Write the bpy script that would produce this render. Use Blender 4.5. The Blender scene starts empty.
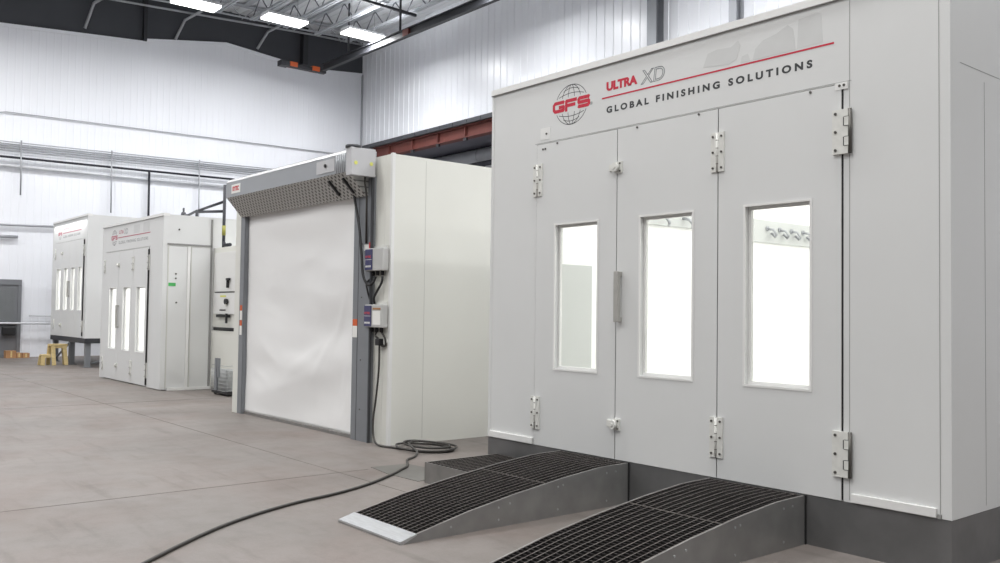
import bpy, bmesh, math, random
from mathutils import Vector, Matrix, noise
random.seed(7)
S = bpy.context.scene
COL = S.collection
R = math.radians

# ------------------------------------------------------------------ materials
def nodes_of(name):
    m = bpy.data.materials.new(name); m.use_nodes = True
    nt = m.node_tree; b = nt.nodes['Principled BSDF']
    return m, nt, b

def srgb(r, g, b):
    f = lambda c: (c/255/12.92) if c/255 <= .04045 else ((c/255+.055)/1.055)**2.4
    return (f(r), f(g), f(b), 1)

def mat(name, col, rough=.5, metal=0.0, var=.04, scale=3.0, bump=0.0, bscale=60.0, spec=.5, stretch=None):
    """painted or metal surface: base colour with slight procedural variation"""
    m, nt, b = nodes_of(name)
    N, L = nt.nodes, nt.links
    tc = N.new('ShaderNodeTexCoord'); mp = N.new('ShaderNodeMapping')
    if stretch: mp.inputs['Scale'].default_value = stretch
    L.new(tc.outputs['Object'], mp.inputs['Vector'])
    nz = N.new('ShaderNodeTexNoise'); nz.inputs['Scale'].default_value = scale; nz.inputs['Detail'].default_value = 5
    L.new(mp.outputs[0], nz.inputs['Vector'])
    rp = N.new('ShaderNodeValToRGB')
    c = col
    rp.color_ramp.elements[0].position = .3; rp.color_ramp.elements[1].position = .7
    rp.color_ramp.elements[0].color = (c[0]*(1-var), c[1]*(1-var), c[2]*(1-var), 1)
    rp.color_ramp.elements[1].color = (min(1, c[0]*(1+var)), min(1, c[1]*(1+var)), min(1, c[2]*(1+var)), 1)
    L.new(nz.outputs['Fac'], rp.inputs['Fac']); L.new(rp.outputs[0], b.inputs['Base Color'])
    b.inputs['Roughness'].default_value = rough; b.inputs['Metallic'].default_value = metal
    b.inputs['Specular IOR Level'].default_value = spec
    if bump:
        n2 = N.new('ShaderNodeTexNoise'); n2.inputs['Scale'].default_value = bscale
        L.new(mp.outputs[0], n2.inputs['Vector'])
        bp = N.new('ShaderNodeBump'); bp.inputs['Strength'].default_value = bump; bp.inputs['Distance'].default_value = .01
        L.new(n2.outputs['Fac'], bp.inputs['Height']); L.new(bp.outputs[0], b.inputs['Normal'])
    return m

M = {}
M['panel'] = mat('white_enamel_panel', srgb(211, 212, 211), .42, var=.015, scale=1.2)
M['panel_trim'] = mat('white_enamel_trim', srgb(224, 224, 222), .4, var=.01)
M['panel_cream'] = mat('off_white_panel', srgb(219, 219, 212), .45, var=.02, scale=1.0)
M['interior'] = mat('interior_white', srgb(241, 241, 239), .6, var=.01)
M['interior_grey'] = mat('interior_pale_grey', srgb(190, 192, 190), .5, var=.01)
M['seam'] = mat('panel_seam', srgb(140, 140, 138), .7, var=.02)
M['seam_pale'] = mat('pale_panel_seam', srgb(196, 196, 190), .6, var=.02)
M['gasket'] = mat('black_gasket', srgb(24, 24, 25), .7, var=.05)
M['hardware'] = mat('zinc_hardware', srgb(214, 214, 209), .4, var=.05, scale=30)
M['handle_grey'] = mat('brushed_grey_handle', srgb(176, 175, 170), .4, .3, var=.05, scale=20)
M['bolt'] = mat('dark_bolt', srgb(92, 90, 86), .45, .5, var=.1, scale=40)
M['plinth'] = mat('dark_galvanised_plinth', srgb(122, 122, 122), .40, .6, var=.12, scale=4, bump=.05, bscale=25)
M['steel'] = mat('galvanised_steel_skirt', srgb(158, 158, 157), .36, .65, var=.13, scale=5, bump=.05, bscale=25)
M['steel_light'] = mat('bare_steel', srgb(196, 198, 200), .33, .7, var=.08, scale=12, stretch=(1, 8, 1))
M['floor_patch'] = mat('dark_floor_patch', srgb(98, 96, 92), .6, .1, var=.08, scale=6)
M['steel_plate'] = mat('dull_steel_plate', srgb(132, 130, 127), .5, .4, var=.1, scale=8)
M['grate_cross'] = mat('grating_cross_rod', srgb(74, 70, 68), .5, .4, var=.2, scale=20)
M['grate'] = mat('black_oxide_grating', srgb(26, 24, 24), .55, .2, var=.2, scale=30)
M['grate_bar'] = mat('pale_grating_bar', srgb(128, 122, 118), .45, .4, var=.25, scale=20)
M['grey_frame'] = mat('grey_painted_frame', srgb(128, 131, 135), .45, .2, var=.05)
M['grey_frame_dark'] = mat('dark_grey_edge', srgb(62, 64, 68), .5, .1, var=.05)
M['hood'] = mat('grey_hood_metal', srgb(158, 161, 165), .42, .3, var=.04)
M['motor_case'] = mat('pale_grey_motor_case', srgb(190, 190, 192), .45, .2, var=.03)
M['black'] = mat('black_plastic', srgb(26, 26, 28), .5, var=.1)
M['rubber'] = mat('black_rubber_cable', srgb(52, 50, 47), .55, var=.1)
M['ctrl'] = mat('grey_plastic_box', srgb(186, 186, 184), .5, var=.03)
M['navy'] = mat('navy_label', srgb(58, 58, 98), .45, var=.12, scale=40)
M['red'] = mat('logo_red', srgb(190, 22, 52), .5, var=.02)
M['redsign'] = mat('safety_red', srgb(190, 60, 66), .5, var=.05)
M['faded_red'] = mat('faded_logo_red', srgb(176, 100, 112), .5, var=.02)
M['ink'] = mat('logo_charcoal', srgb(52, 54, 56), .5, var=.03)
M['inkgrey'] = mat('logo_grey', srgb(120, 124, 126), .5, var=.03)
M['orange'] = mat('orange_paint', srgb(205, 92, 40), .5, var=.06)
M['sticker'] = mat('white_sticker', srgb(232, 232, 228), .5, var=.02)
M['yellow'] = mat('yellow_label', srgb(214, 214, 110), .5, var=.05)
M['yellow_dull'] = mat('dull_yellow_paint', srgb(150, 148, 70), .5, var=.05)
M['green'] = mat('green_tag', srgb(70, 170, 90), .5, var=.05)
M['wood'] = mat('raw_pine', srgb(206, 184, 132), .65, var=.14, scale=8, stretch=(1, 1, 7))
M['carton'] = mat('brown_cardboard', srgb(168, 126, 88), .8, var=.1, scale=6)
M['beam_black'] = mat('charcoal_steel', srgb(50, 51, 55), .55, .2, var=.06)
M['pipe_grey'] = mat('grey_conduit', srgb(164, 166, 170), .45, .3, var=.04)
M['pipe_pale'] = mat('pale_conduit', srgb(196, 198, 202), .45, .1, var=.02)
M['pipe_black'] = mat('black_iron_pipe', srgb(44, 45, 52), .5, .2, var=.06)
M['dark_wall'] = mat('charcoal_cladding', srgb(66, 68, 73), .75, var=.04, scale=1.5)
M['joist'] = mat('grey_primed_joist', srgb(172, 175, 180), .55, .1, var=.06)
M['joist_dark'] = mat('dark_joist_rod', srgb(104, 106, 112), .6, .1, var=.06)
M['deck'] = mat('galvanised_deck', srgb(212, 214, 217), .7, .0, var=.03, scale=2)
M['girder_red'] = mat('red_oxide_girder', srgb(98, 50, 43), .75, var=.12, scale=4)
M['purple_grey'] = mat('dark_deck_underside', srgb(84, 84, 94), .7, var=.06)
M['duct'] = mat('silver_duct', srgb(196, 198, 202), .35, .5, var=.05)
M['door_grey'] = mat('grey_door_paint', srgb(118, 120, 124), .5, .1, var=.05)
M['white_wall'] = mat('white_liner_panel', srgb(228, 230, 234), .30, var=.015, scale=.6, stretch=(1, 1, .1))
M['white_wall_end'] = mat('white_liner_panel_end', srgb(228, 230, 235), .42, var=.02, scale=.8, stretch=(1, 1, .12))
M['case_white'] = mat('white_lamp_housing', srgb(225, 226, 228), .5, var=.01)
M['cart'] = mat('grey_mesh_cart', srgb(176, 178, 178), .55, .1, var=.08, scale=30)
M['shade_panel'] = mat('pale_grey_decal', srgb(199, 200, 199), .42, var=.03, scale=6)

def emit(name, col, st):
    m, nt, b = nodes_of(name)
    b.inputs['Base Color'].default_value = (.9, .9, .9, 1)
    b.inputs['Emission Color'].default_value = col; b.inputs['Emission Strength'].default_value = st
    return m
M['lamp'] = emit('lamp_diffuser', (1, 1, .98, 1), 6.0)
M['booth_lamp'] = emit('booth_lamp_diffuser', (1, 1, .95, 1), 3.0)

def glass():
    m, nt, b = nodes_of('clear_window_glass')
    N, L = nt.nodes, nt.links
    N.remove(b)
    out = N['Material Output']
    tr = N.new('ShaderNodeBsdfTransparent'); tr.inputs[0].default_value = (.975, .98, .972, 1)
    gl = N.new('ShaderNodeBsdfGlossy'); gl.inputs['Roughness'].default_value = .03
    fr = N.new('ShaderNodeFresnel'); fr.inputs[0].default_value = 1.45
    mx = N.new('ShaderNodeMixShader')
    ge = N.new('ShaderNodeNewGeometry'); inv = N.new('ShaderNodeMath'); inv.operation = 'SUBTRACT'; inv.inputs[0].default_value = 1; L.new(ge.outputs['Backfacing'], inv.inputs[1])
    mu = N.new('ShaderNodeMath'); mu.operation = 'MULTIPLY'; L.new(fr.outputs[0], mu.inputs[0]); L.new(inv.outputs[0], mu.inputs[1])
    L.new(mu.outputs[0], mx.inputs[0]); L.new(tr.outputs[0], mx.inputs[1]); L.new(gl.outputs[0], mx.inputs[2])
    L.new(mx.outputs[0], out.inputs[0])
    return m
M['glass'] = glass()

def fabric():
    m, nt, b = nodes_of('white_vinyl_curtain')
    N, L = nt.nodes, nt.links
    b.inputs['Base Color'].default_value = srgb(238, 238, 237)
    b.inputs['Roughness'].default_value = .5
    tc = N.new('ShaderNodeTexCoord')
    n2 = N.new('ShaderNodeTexNoise'); n2.inputs['Scale'].default_value = 220
    L.new(tc.outputs['Object'], n2.inputs['Vector'])
    bp = N.new('ShaderNodeBump'); bp.inputs['Strength'].default_value = .08; bp.inputs['Distance'].default_value = .003
    L.new(n2.outputs['Fac'], bp.inputs['Height']); L.new(bp.outputs[0], b.inputs['Normal'])
    return m
M['curtain'] = fabric()

def perforated():
    m, nt, b = nodes_of('perforated_grey_mesh')
    N, L = nt.nodes, nt.links
    tc = N.new('ShaderNodeTexCoord'); mp = N.new('ShaderNodeMapping'); mp.inputs['Scale'].default_value = (17, .0, 22); mp.inputs['Rotation'].default_value = (0, R(45), 0)
    L.new(tc.outputs['Object'], mp.inputs['Vector'])
    vo = N.new('ShaderNodeTexVoronoi'); vo.inputs['Scale'].default_value = 1.0; vo.inputs['Randomness'].default_value = .0
    L.new(mp.outputs[0], vo.inputs['Vector'])
    rp = N.new('ShaderNodeValToRGB')
    rp.color_ramp.elements[0].position = .26; rp.color_ramp.elements[0].color = srgb(92, 92, 90)
    rp.color_ramp.elements[1].position = .36; rp.color_ramp.elements[1].color = srgb(190, 190, 187)
    L.new(vo.outputs['Distance'], rp.inputs['Fac']); L.new(rp.outputs[0], b.inputs['Base Color'])
    b.inputs['Roughness'].default_value = .5; b.inputs['Metallic'].default_value = .3
    return m
M['perf'] = perforated()

def concrete():
    m, nt, b = nodes_of('sealed_concrete')
    N, L = nt.nodes, nt.links
    tc = N.new('ShaderNodeTexCoord')
    def nz(scale, detail, rough=.6, dist=0):
        n = N.new('ShaderNodeTexNoise'); n.inputs['Scale'].default_value = scale; n.inputs['Detail'].default_value = detail
        n.inputs['Roughness'].default_value = rough; n.inputs['Distortion'].default_value = dist
        L.new(tc.outputs['Object'], n.inputs['Vector']); return n
    def ramp(src, p0, c0, p1, c1):
        r = N.new('ShaderNodeValToRGB'); r.color_ramp.elements[0].position = p0; r.color_ramp.elements[0].color = c0
        r.color_ramp.elements[1].position = p1; r.color_ramp.elements[1].color = c1
        L.new(src, r.inputs['Fac']); return r
    def mixc(kind, a, bb, fac):
        x = N.new('ShaderNodeMix'); x.data_type = 'RGBA'; x.blend_type = kind; x.inputs[0].default_value = fac
        L.new(a, x.inputs[6]); L.new(bb, x.inputs[7]); return x.outputs[2]
    base = ramp(nz(.45, 6, .6, .4).outputs['Fac'], .3, srgb(115, 110, 106), .72, srgb(130, 123, 119))
    tint = ramp(nz(.9, 4, .5, 1.0).outputs['Fac'], .42, (1, 1, 1, 1), .75, srgb(244, 234, 230))
    spots = ramp(nz(5.0, 8, .7).outputs['Fac'], .25, srgb(226, 224, 222), .55, (1, 1, 1, 1))
    fine = ramp(nz(70, 6, .8).outputs['Fac'], .3, srgb(236, 236, 236), .62, (1, 1, 1, 1))
    scr = N.new('ShaderNodeMapping'); scr.inputs['Scale'].default_value = (.6, 5, 1); scr.inputs['Rotation'].default_value = (0, 0, R(35))
    L.new(tc.outputs['Object'], scr.inputs['Vector'])
    sn = N.new('ShaderNodeTexNoise'); sn.inputs['Scale'].default_value = 1.6; sn.inputs['Detail'].default_value = 7
    L.new(scr.outputs[0], sn.inputs['Vector'])
    scuff = ramp(sn.outputs['Fac'], .3, srgb(214, 212, 210), .42, (1, 1, 1, 1))
    c = mixc('MULTIPLY', base.outputs[0], tint.outputs[0], .9)
    c = mixc('MULTIPLY', c, spots.outputs[0], .8)
    c = mixc('MULTIPLY', c, fine.outputs[0], .9)
    c = mixc('MULTIPLY', c, scuff.outputs[0], .55)
    L.new(c, b.inputs['Base Color'])
    rr = N.new('ShaderNodeMapRange'); rr.inputs['To Min'].default_value = .38; rr.inputs['To Max'].default_value = .62
    L.new(nz(1.4, 4).outputs['Fac'], rr.inputs['Value']); L.new(rr.outputs[0], b.inputs['Roughness'])
    b.inputs['Specular IOR Level'].default_value = .35
    bp = N.new('ShaderNodeBump'); bp.inputs['Strength'].default_value = .06; bp.inputs['Distance'].default_value = .01
    L.new(nz(30, 4).outputs['Fac'], bp.inputs['Height']); L.new(bp.outputs[0], b.inputs['Normal'])
    return m
M['concrete'] = concrete()
M['joint'] = mat('floor_joint', srgb(106, 101, 97), .8, var=.12, scale=6)

# ------------------------------------------------------------------ helpers
def tag(o, label=None, cat=None, group=None, kind=None):
    if label: o['label'] = label
    if cat: o['category'] = cat
    if group: o['group'] = group
    if kind: o['kind'] = kind
    return o

def thing(name, loc, label, cat, group=None):
    o = bpy.data.objects.new(name, None); COL.objects.link(o); o.location = loc; o.empty_display_size = .1
    return tag(o, label, cat, group)

def wloc(o):
    v = Vector((0, 0, 0))
    while o: v = v + Vector(o.location); o = o.parent
    return v

class MB:
    """collects shapes in world coordinates and links them as one mesh object"""
    def __init__(s): s.bm = bmesh.new(); s.mats = []
    def mi(s, m):
        if m is None: return 0
        if m not in s.mats: s.mats.append(m)
        return s.mats.index(m)
    def face(s, vs, m=None):
        try: f = s.bm.faces.new(vs)
        except ValueError: return None
        f.material_index = s.mi(m); return f
    def box(s, x0, x1, y0, y1, z0, z1, m=None):
        if x0 > x1: x0, x1 = x1, x0
        if y0 > y1: y0, y1 = y1, y0
        if z0 > z1: z0, z1 = z1, z0
        v = [s.bm.verts.new(p) for p in ((x0,y0,z0),(x1,y0,z0),(x1,y1,z0),(x0,y1,z0),(x0,y0,z1),(x1,y0,z1),(x1,y1,z1),(x0,y1,z1))]
        for q in ((0,3,2,1),(4,5,6,7),(0,1,5,4),(1,2,6,5),(2,3,7,6),(3,0,4,7)): s.face([v[i] for i in q], m)
        return s
    def prism(s, pts, axis, a, b, m=None):
        """polygon pts in the two other axes, extruded along axis from a to b"""
        def P(p, t):
            if axis == 'x': return (t, p[0], p[1])
            if axis == 'y': return (p[0], t, p[1])
            return (p[0], p[1], t)
        A = [s.bm.verts.new(P(p, a)) for p in pts]; B = [s.bm.verts.new(P(p, b)) for p in pts]
        s.face(A, m); s.face(B[::-1], m)
        n = len(pts)
        for i in range(n): s.face([A[i], A[(i+1) % n], B[(i+1) % n], B[i]], m)
        return s
    def ring(s, o, i, y0, y1, m=None):
        """rectangular frame in XZ: outer (x0,x1,z0,z1), inner the same, between y0 and y1"""
        def rect(r, y): return [s.bm.verts.new(p) for p in ((r[0],y,r[2]),(r[1],y,r[2]),(r[1],y,r[3]),(r[0],y,r[3]))]
        a, b, c, d = rect(o, y0), rect(i, y0), rect(o, y1), rect(i, y1)
        for k in range(4):
            n = (k+1) % 4
            s.face([a[k], a[n], b[n], b[k]], m); s.face([c[n], c[k], d[k], d[n]], m)
            s.face([a[n], a[k], c[k], c[n]], m); s.face([b[k], b[n], d[n], d[k]], m)
        return s
    def tube(s, pts, r, n=8, m=None, cap=True):
        pts = [Vector(p) for p in pts]
        rings = []
        up = None
        for i, p in enumerate(pts):
            t = (pts[min(i+1, len(pts)-1)] - pts[max(i-1, 0)]).normalized()
            if up is None:
                up = Vector((0, 0, 1)) if abs(t.z) < .9 else Vector((1, 0, 0))
            a = t.cross(up)
            if a.length < 1e-4: a = t.orthogonal()
            a.normalize(); b = a.cross(t).normalized(); up = b
            rr = r[i] if isinstance(r, (list, tuple)) else r
            rings.append([s.bm.verts.new(p + (a*math.cos(2*math.pi*k/n) + b*math.sin(2*math.pi*k/n))*rr) for k in range(n)])
        for i in range(len(rings)-1):
            for k in range(n):
                f = s.face([rings[i][k], rings[i][(k+1) % n], rings[i+1][(k+1) % n], rings[i+1][k]], m)
                if f: f.smooth = True
        if cap: s.face(rings[0][::-1], m); s.face(rings[-1], m)
        return s
    def bar(s, p0, p1, w, h, m=None):
        """rectangular bar between two points, w across, h up"""
        p0, p1 = Vector(p0), Vector(p1); t = (p1-p0).normalized()
        up = Vector((0, 0, 1)) if abs(t.z) < .95 else Vector((1, 0, 0))
        a = t.cross(up).normalized(); b = a.cross(t).normalized()
        A = [s.bm.verts.new(p0 + a*i*w/2 + b*j*h/2) for i, j in ((-1,-1),(1,-1),(1,1),(-1,1))]
        B = [s.bm.verts.new(p1 + a*i*w/2 + b*j*h/2) for i, j in ((-1,-1),(1,-1),(1,1),(-1,1))]
        s.face(A[::-1], m); s.face(B, m)
        for i in range(4): s.face([A[i], A[(i+1) % 4], B[(i+1) % 4], B[i]], m)
        return s
    def disc(s, c, r, axis, d, n=10, m=None):
        c = Vector(c); e = {'x': Vector((1,0,0)), 'y': Vector((0,1,0)), 'z': Vector((0,0,1))}[axis]
        return s.tube([c, c+e*d], r, n, m)
    def build(s, name, m, parent=None, bevel=0):
        off = wloc(parent) if parent else Vector((0, 0, 0))
        bmesh.ops.recalc_face_normals(s.bm, faces=s.bm.faces)
        bmesh.ops.translate(s.bm, verts=s.bm.verts, vec=-off)
        me = bpy.data.meshes.new(name); s.bm.to_mesh(me); s.bm.free()
        for q in ([M[k] for k in s.mats] if s.mats else [M[m]]): me.materials.append(q)
        o = bpy.data.objects.new(name, me); COL.objects.link(o)
        if parent: o.parent = parent
        if bevel:
            bv = o.modifiers.new('bevel', 'BEVEL'); bv.width = bevel; bv.segments = 2; bv.limit_method = 'ANGLE'
        return o

def build_each(mb, name, m, parent=None):
    """every loose piece of the collected shapes becomes an object of its own"""
    bm = mb.bm; bm.verts.ensure_lookup_table(); bm.verts.index_update()
    seen = set(); groups = []
    for v in bm.verts:
        if v.index in seen: continue
        st, comp = [v], []
        seen.add(v.index)
        while st:
            q = st.pop(); comp.append(q)
            for e in q.link_edges:
                o = e.other_vert(q)
                if o.index not in seen: seen.add(o.index); st.append(o)
        groups.append(comp)
    out = []
    for comp in groups:
        n = MB(); mp = {v: n.bm.verts.new(v.co) for v in comp}; fs = set(f for v in comp for f in v.link_faces)
        for f in fs:
            g = n.face([mp[v] for v in f.verts])
            if g: g.smooth = f.smooth
        out.append(n.build(name, m, parent))
    return out

def smooth_path(pts, k=8):
    """Catmull-Rom through the points"""
    P = [Vector(p) for p in pts]; out = []
    for i in range(len(P)-1):
        a, b, c, d = P[max(i-1, 0)], P[i], P[i+1], P[min(i+2, len(P)-1)]
        for j in range(k):
            t = j/k
            out.append(.5*((2*b)+(c-a)*t+(2*a-5*b+4*c-d)*t*t+(3*b-a-3*c+d)*t**3))
    out.append(P[-1]); return out

def copy_tree(o, parent=None):
    c = o.copy(); COL.objects.link(c); c.parent = parent
    for ch in [q for q in bpy.data.objects if q.parent == o]: copy_tree(ch, c)
    return c

def lettering(txt, x0, x1, z0, z1, y, m, parent, name, heavy=0.0, spacing=1.0, outline=False, shear=0.0, depth=.0006, label=None):
    """letters standing in the XZ plane facing -Y, fitted to a rectangle"""
    cu = bpy.data.curves.new('t', 'FONT'); cu.body = txt; cu.size = 1; cu.space_character = spacing
    cu.offset = heavy; cu.shear = shear; cu.resolution_u = 6
    if outline: cu.fill_mode = 'NONE'; cu.bevel_depth = .022; cu.bevel_resolution = 0
    else: cu.extrude = .01
    ob = bpy.data.objects.new('t', cu); COL.objects.link(ob); bpy.context.view_layer.update()
    me = bpy.data.meshes.new_from_object(ob.evaluated_get(bpy.context.evaluated_depsgraph_get()))
    bpy.data.objects.remove(ob); bpy.data.curves.remove(cu)
    xs = [v.co.x for v in me.vertices]; ys = [v.co.y for v in me.vertices]; zs = [v.co.z for v in me.vertices]
    ax, bx, ay, by, az, bz = min(xs), max(xs), min(ys), max(ys), min(zs), max(zs)
    off = wloc(parent)
    for v in me.vertices:
        u = (v.co.x-ax)/(bx-ax); w = (v.co.y-ay)/(by-ay); d = (v.co.z-az)/max(1e-6, bz-az)
        v.co = Vector((x0+u*(x1-x0), y-.0003-d*depth, z0+w*(z1-z0))) - off
    me.materials.clear(); me.materials.append(M[m])
    o = bpy.data.objects.new(name, me); COL.objects.link(o); o.parent = parent
    if label: o['label'] = label
    return o

def strokes(mb, lines, y, w, m=None, d=.0006):
    """flat ribbons in the XZ plane"""
    for ln in lines:
        for (xa, za), (xb, zb) in zip(ln[:-1], ln[1:]):
            L_ = math.hypot(xb-xa, zb-za)
            if L_ < 1e-6: continue
            nx, nz = -(zb-za)/L_*w/2, (xb-xa)/L_*w/2
            mb.prism([(xa+nx, za+nz), (xb+nx, zb+nz), (xb-nx, zb-nz), (xa-nx, za-nz)], 'y', y-d, y-.0002, m)
    return mb

# ------------------------------------------------------------------ camera (solved from the vanishing lines)
cam = bpy.data.cameras.new('camera'); co = bpy.data.objects.new('camera', cam); COL.objects.link(co)
f_px, yaw, pitch, roll = 895.366, R(50.421), R(1.994), R(.784)
F = Vector((-math.sin(yaw)*math.cos(pitch), math.cos(yaw)*math.cos(pitch), math.sin(pitch)))
Rt = F.cross(Vector((0, 0, 1))).normalized(); Up = Rt.cross(F)
R2 = math.cos(roll)*Rt + math.sin(roll)*Up; U2 = -math.sin(roll)*Rt + math.cos(roll)*Up
co.matrix_world = Matrix(((R2.x, U2.x, -F.x, 0), (R2.y, U2.y, -F.y, 0), (R2.z, U2.z, -F.z, 1.45), (0, 0, 0, 1)))
cam.sensor_width = 36; cam.lens = f_px/1000*36; cam.clip_end = 200
S.camera = co

# ------------------------------------------------------------------ setting
XE, YB, ZD = -28.4, 16.8, 11.3
fl = MB(); fl.box(XE-.3, 14, -14, 19.2, -.3, 0)
tag(fl.build('floor', 'concrete'), kind='structure')
# saw-cut joints in the slab
def joint_line(p0, p1, w=.007):
    mb = MB(); p0, p1 = Vector((*p0, .001)), Vector((*p1, .001))
    mb.bar(p0, p1, w, .002); return mb
for i, (a, b) in enumerate([((-28.3, 4.05), (-5.46, 4.05)), ((-7.12, -12), (-7.12, 4.35)), ((-14.2, -12), (-14.2, 6.0)), ((-21.3, -12), (-21.3, 5.9))]):
    tag(joint_line(a, b).build('trim_%d' % (i+1), 'joint'), kind='structure')

def ribbed(mb, axis, c, out, a0, a1, zlo, zhi_fn, pitch=.305, rib=.05, depth=.018, extra=()):
    """liner panel with narrow raised ribs; axis 'x' -> plane x=c running along y"""
    n = int((a1-a0)/pitch)
    us = []
    for i in range(n+1):
        u = a0+i*pitch
        us += [(u, 0), (u+rib*.35, 1), (u+rib*.65, 1), (u+rib, 0)]
    us = [q for q in us if q[0] < a1] + [(a1, 0)]
    for e in extra: us.append((e, 0))
    us.sort()
    prev = None
    for u, h in us:
        p = c+out*h*depth
        zt = zhi_fn(u)
        lo = (p, u, zlo) if axis == 'x' else (u, p, zlo)
        hi = (p, u, zt) if axis == 'x' else (u, p, zt)
        v = (mb.bm.verts.new(lo), mb.bm.verts.new(hi))
        if prev: mb.face([prev[0], v[0], v[1], prev[1]])
        prev = v

prof = [(-14, 8.2), (5, 9.46), (8.97, 9.75), (9.0, 9.83), (11.6, 10.24), (14.65, 9.95), (16.8, 10.15)]
def ztop(y):
    for (a, za), (b, zb) in zip(prof[:-1], prof[1:]):
        if a <= y <= b: return za+(zb-za)*(y-a)/(b-a)
    return prof[-1][1]
w = MB(); ribbed(w, 'x', XE, 1, -14, YB, 0, ztop, extra=(8.97, 9.0, 11.6, 14.65), pitch=.2, rib=.05, depth=.005)
tag(w.build('wall_end', 'white_wall_end'), kind='structure')
w = MB()
w.box(XE-.4, XE-.06, -14, 19, 7.5, ZD+.5)
w.box(XE-.4, XE-.06, -14, 19, 0, 7.5)
tag(w.build('wall_end_upper', 'dark_wall'), kind='structure')
w = MB(); w.prism([(y, z) for y, z in prof]+[(16.8, 10.1), (16.8, 10.05)]+[(y, z-.1) for y, z in prof[::-1][1:]], 'x', XE-.02, XE+.03)
tag(w.build('trim_9', 'white_wall_end'), kind='structure')
w = MB(); ribbed(w, 'y', YB, -1, XE, 14, 7.3, lambda u: ZD)
tag(w.build('wall_back', 'white_wall'), kind='structure')
w = MB(); w.box(XE, 14, YB+1.7, YB+1.9, 0, 6.9)
w.box(14, 14.2, -14, YB, 0, ZD) if False else None
tag(w.build('wall_recess', 'white_wall'), kind='structure')
w = MB(); w.box(XE-.02, XE+.06, YB-.05, YB+.02, 7.3, 10.1)
tag(w.build('trim_10', 'pipe_grey'), kind='structure')
# roof deck with flutes
w = MB()
y = -14
while y < 17.2:
    w.box(XE-.3, 14, y, y+.2, ZD, ZD+.03); w.box(XE-.3, 14, y+.2, y+.3, ZD+.02, ZD+.05); y += .3
w.box(XE-.3, 14, -14, 17.3, ZD+.05, ZD+.3)
tag(w.build('ceiling', 'deck'), kind='structure')
# personnel door in the end wall
d = MB(); d.ring((4.2, 5.75, 0, 2.20), (4.3, 5.66, 0.01, 2.05), 0, .1)
# ring() works in XZ, so turn it onto the YZ plane
for v in d.bm.verts: v.co = Vector((XE+.03+v.co.y*.6, v.co.x, v.co.z))
dr = d.build('door_1', 'door_grey'); tag(dr, kind='structure')
MB().box(XE+.03, XE+.06, 4.3, 5.66, .02, 2.05).build('door_leaf', 'door_grey', dr)
MB().box(XE+.06, XE+.075, 4.9, 5.58, 1.05, 1.98).build('window_pane', 'glass', dr)
MB().box(XE+.06, XE+.10, 4.3, 5.65, .92, 1.0).build('push_bar', 'black', dr)

# steel columns on the back wall
for nm, x0, x1, lab in (('wall_column', -14.46, -14.16, 'dark grey steel column on the white back wall, left of the two over the largest booth'),
                        ('wall_column', -12.06, -11.86, 'narrow lighter grey steel column on the back wall, right of the wider one')):
    c = MB(); mid = (x0+x1)/2
    c.box(x0, x1, YB-.30, YB-.28, 7.35, ZD); c.box(x0, x1, YB-.05, YB-.03, 7.35, ZD); c.box(mid-.01, mid+.01, YB-.28, YB-.05, 7.35, ZD)
    tag(c.build(nm, 'grey_frame' if x0 < -14 else 'pipe_grey'), lab, 'column')

# red girder, cap and recess at the foot of the back wall
g = thing('steel_girder', (-18, YB-.1, 6.83), 'red oxide steel girder with stiffeners under the back wall', 'girder')
MB().box(XE, -8, YB-.12, YB-.09, 6.86, 7.2).box(XE, -8, YB-.22, YB+.06, 7.18, 7.22).box(XE, -8, YB-.22, YB+.06, 6.83, 6.86).build('web', 'girder_red', g)
x = XE+.7
while x < -8.2:
    MB().box(x, x+.03, YB-.21, YB-.12, 6.86, 7.18).build('stiffener', 'girder_red', g)
    MB().box(x-.05, x+.08, YB-.2, YB-.13, 6.74, 6.83).build('clip', 'beam_black', g)
    x += 1.45
w = MB(); w.box(XE, -8, YB-.32, YB-.0, 7.225, 7.36)
x = XE+.4
while x < -8: w.box(x, x+.05, YB-.34, YB-.32, 7.25, 7.35); x += .7
tag(w.build('ledge_angle', 'grey_frame_dark'), 'dark grey steel ledge running above the red girder', 'ledge')
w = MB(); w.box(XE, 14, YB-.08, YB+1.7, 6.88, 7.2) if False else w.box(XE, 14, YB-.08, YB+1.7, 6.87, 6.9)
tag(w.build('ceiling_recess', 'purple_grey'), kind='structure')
w = MB(); w.tube([(XE+.02, YB+1.3, 6.58), (-8, YB+1.3, 6.58)], .24, 20)
for x in range(-27, -8, 2): w.tube([(x, YB+1.3, 6.58), (x+.05, YB+1.3, 6.58)], .255, 20)
tag(w.build('air_duct', 'duct'), 'long silver air duct under the recess behind the red girder', 'duct')
w = MB(); w.tube([(-23.3, YB+.8, 6.18), (-8, YB+.8, 6.18)], .085); w.tube([(-22.2, YB+.8, 6.18), (-22.2, YB+.8, 5.2)], .06); w.tube([(-23.3, YB+.8, 6.18), (-23.3, YB+1.0, 6.2), (-23.2, YB+1.6, 6.2)], .08)
tag(w.build('black_pipe', 'pipe_black'), 'thick black pipe with a drop under the silver duct', 'pipe')

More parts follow.
